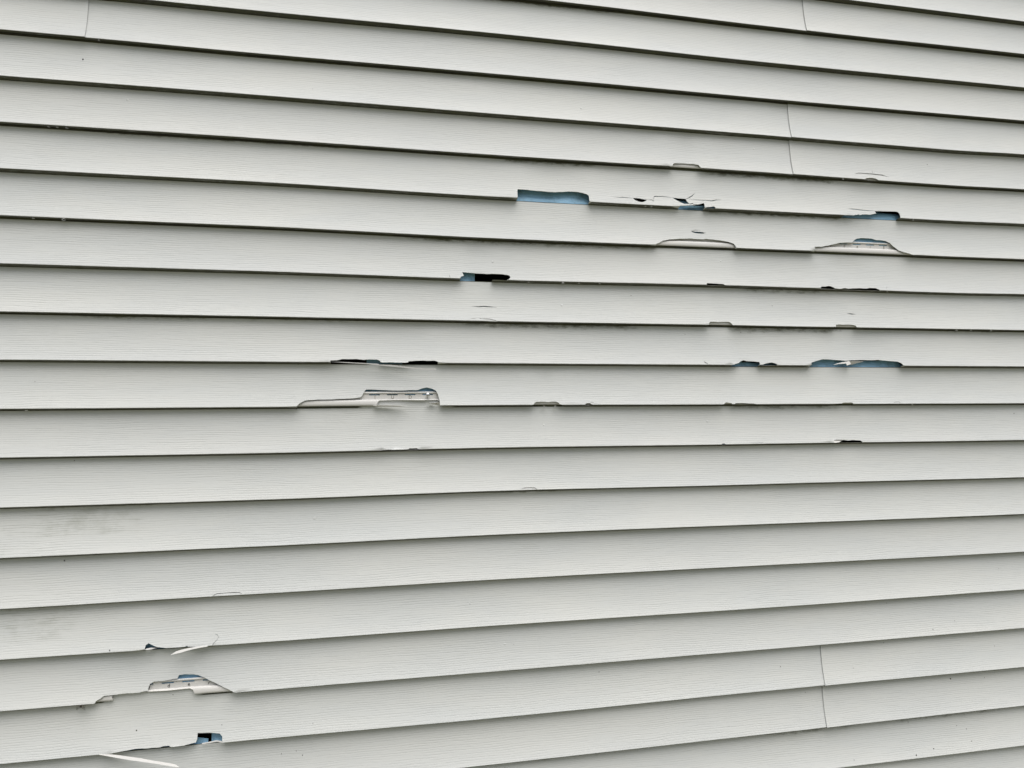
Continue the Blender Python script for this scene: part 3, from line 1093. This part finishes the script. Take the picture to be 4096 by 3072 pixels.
# grit stuck to the boards: part of the panel it sits on
SPECKS = [(332, 237, 9), (439, 2601, 8), (258, 2242, 9), (545.5, 2922, 7), (888, 2898, 5), (691, 2780, 6), (3122, 2666, 6), (3290, 2628, 6),
    (3412, 2671, 6), (3732, 2517, 6), (3534, 2571, 6), (3802, 2715, 9), (3938, 2710, 5), (3353, 2770, 5), (3221, 2769, 5), (3665, 3020, 11),
    (3734, 2994, 8), (3865, 2915, 7), (3826, 2901, 6), (3632, 2888, 6), (3417, 3040, 6), (1210, 3020, 8), (1185, 3003, 5), (1126, 3015, 5),
    (1251, 356, 5), (2156, 2360, 5), (1193, 1457, 5), (1187, 1635, 6), (3089, 1223, 6), (2963, 1329, 7), (3709, 658, 5), (4055, 1653, 8),
    (2396, 2687, 6), (2068, 2874, 5), (3977, 2583, 5), (3819, 2483, 4), (1252, 2892, 5), (2524, 1182, 5), (2740, 1338, 4), (3886, 2964, 6),
    (140, 1526, 5), (298, 1842, 6), (2055, 2577, 4), (3546, 2412, 4), (3995, 2274, 4)]


def course_of(x, y):
    best = None
    h = hit(x, y, .004)
    for k in range(-4, 22):
        if lapz(k - 1, h.x) > h.z >= lapz(k, h.x):
            return k
    return 5


def pan_of(k, u):
    b_ = k if k % 2 else k + 1
    if b_ in PAN:
        return PAN[b_]
    return PAN['%dL' % b_] if u < SEAM[b_] else PAN['%dR' % b_]


sp0 = None
for (x, y, d) in SPECKS:
    k = course_of(x, y)
    u, s = us(k, x, y)
    p = face_surf(k)(u, s)
    pan = pan_of(k, u)
    if sp0 is None:
        sp0 = lathe('dirt_speck', [(.0002, .0012), (.0007, .0009), (.0010, .0003), (.0010, -.0004)], 8, M_SPECK, None, 'Y')
        o = sp0
    else:
        o = sp0.copy()
        link(o)
    o.parent = pan
    o.location = p + Vector((0, -.0002 - .001 * (s < 0), 0)) - pan.location
    q = d / 7
    o.scale = (q * random.uniform(.8, 1.5), q * .8, q * random.uniform(.7, 1.2))
    o.rotation_euler = (0, random.uniform(-1.2, 1.2), 0)

# raised pimples pushed out of the vinyl from behind
bp0 = None
for (x, y, q) in [(510, 400, 1), (2247, 1223, 1.2), (2883, 1045, 1), (2325, 434, 1.2), (2233, 718, .8), (1971, 1048, 1), (3015, 596, .9), (2175, 1700, .8), (3403, 1374, .8),
                  (2830, 1686, 1.3), (1258, 2075, 1.5), (926, 398, .7), (3495, 1631, 1), (1880, 2415, .9), (2019, 2577, 1.0)]:
    k = course_of(x, y)
    u, s = us(k, x, y)
    p = face_surf(k)(u, s)
    pan = pan_of(k, u)
    if bp0 is None:
        bp0 = lathe('pimple', [(.0006, .0011), (.0018, .0008), (.0027, .0002), (.0032, -.0004)], 16, M_FACE, None, 'Y')
        o = bp0
    else:
        o = bp0.copy()
        link(o)
    o.parent = pan
    o.location = p - pan.location
    o.scale = (q * .9, .45, q * .9)

# dead spider hanging under the lap at lower left
h = hit(*px('D', (68, 945)), -.002)
spd = empty('spider', h)
tag(spd, 'tiny dead black spider under the lap left of the ragged lettered hole', 'spider')
lathe('body', [(.0003, .0028), (.0014, .002), (.0016, .0008), (.0008, -.0002), (.0011, -.0010), (.0008, -.0022), (.0002, -.0026)], 12, M_SPECK, spd, 'Z')
for i in range(8):
    sgn = -1 if i % 2 else 1
    r = i // 2
    pts = [Vector((sgn * .0008, 0, .0005 - r * .0006)), Vector((sgn * (.004 + .001 * random.random()), -.002, .003 - r * .0022)),
           Vector((sgn * (.007 + .002 * random.random()), .0, .000 - r * .0025)), Vector((sgn * .0065, .002, -.004 - r * .0012))]
    vs, fs = [], []
    for j, p in enumerate(pts):
        rad = .00042 * (1 - j * .18)
        for a in range(5):
            t = 2 * math.pi * a / 5
            vs.append(p + Vector((0, rad * math.cos(t), rad * math.sin(t))) + Vector((rad * .3 * math.sin(t), 0, 0)))
    for j in range(len(pts) - 1):
        for a in range(5):
            fs.append((j * 5 + a, j * 5 + (a + 1) % 5, (j + 1) * 5 + (a + 1) % 5, (j + 1) * 5 + a))
    vs = [v + h for v in vs]
    mesh_obj('leg', vs, fs, M_SPECK, spd, True)
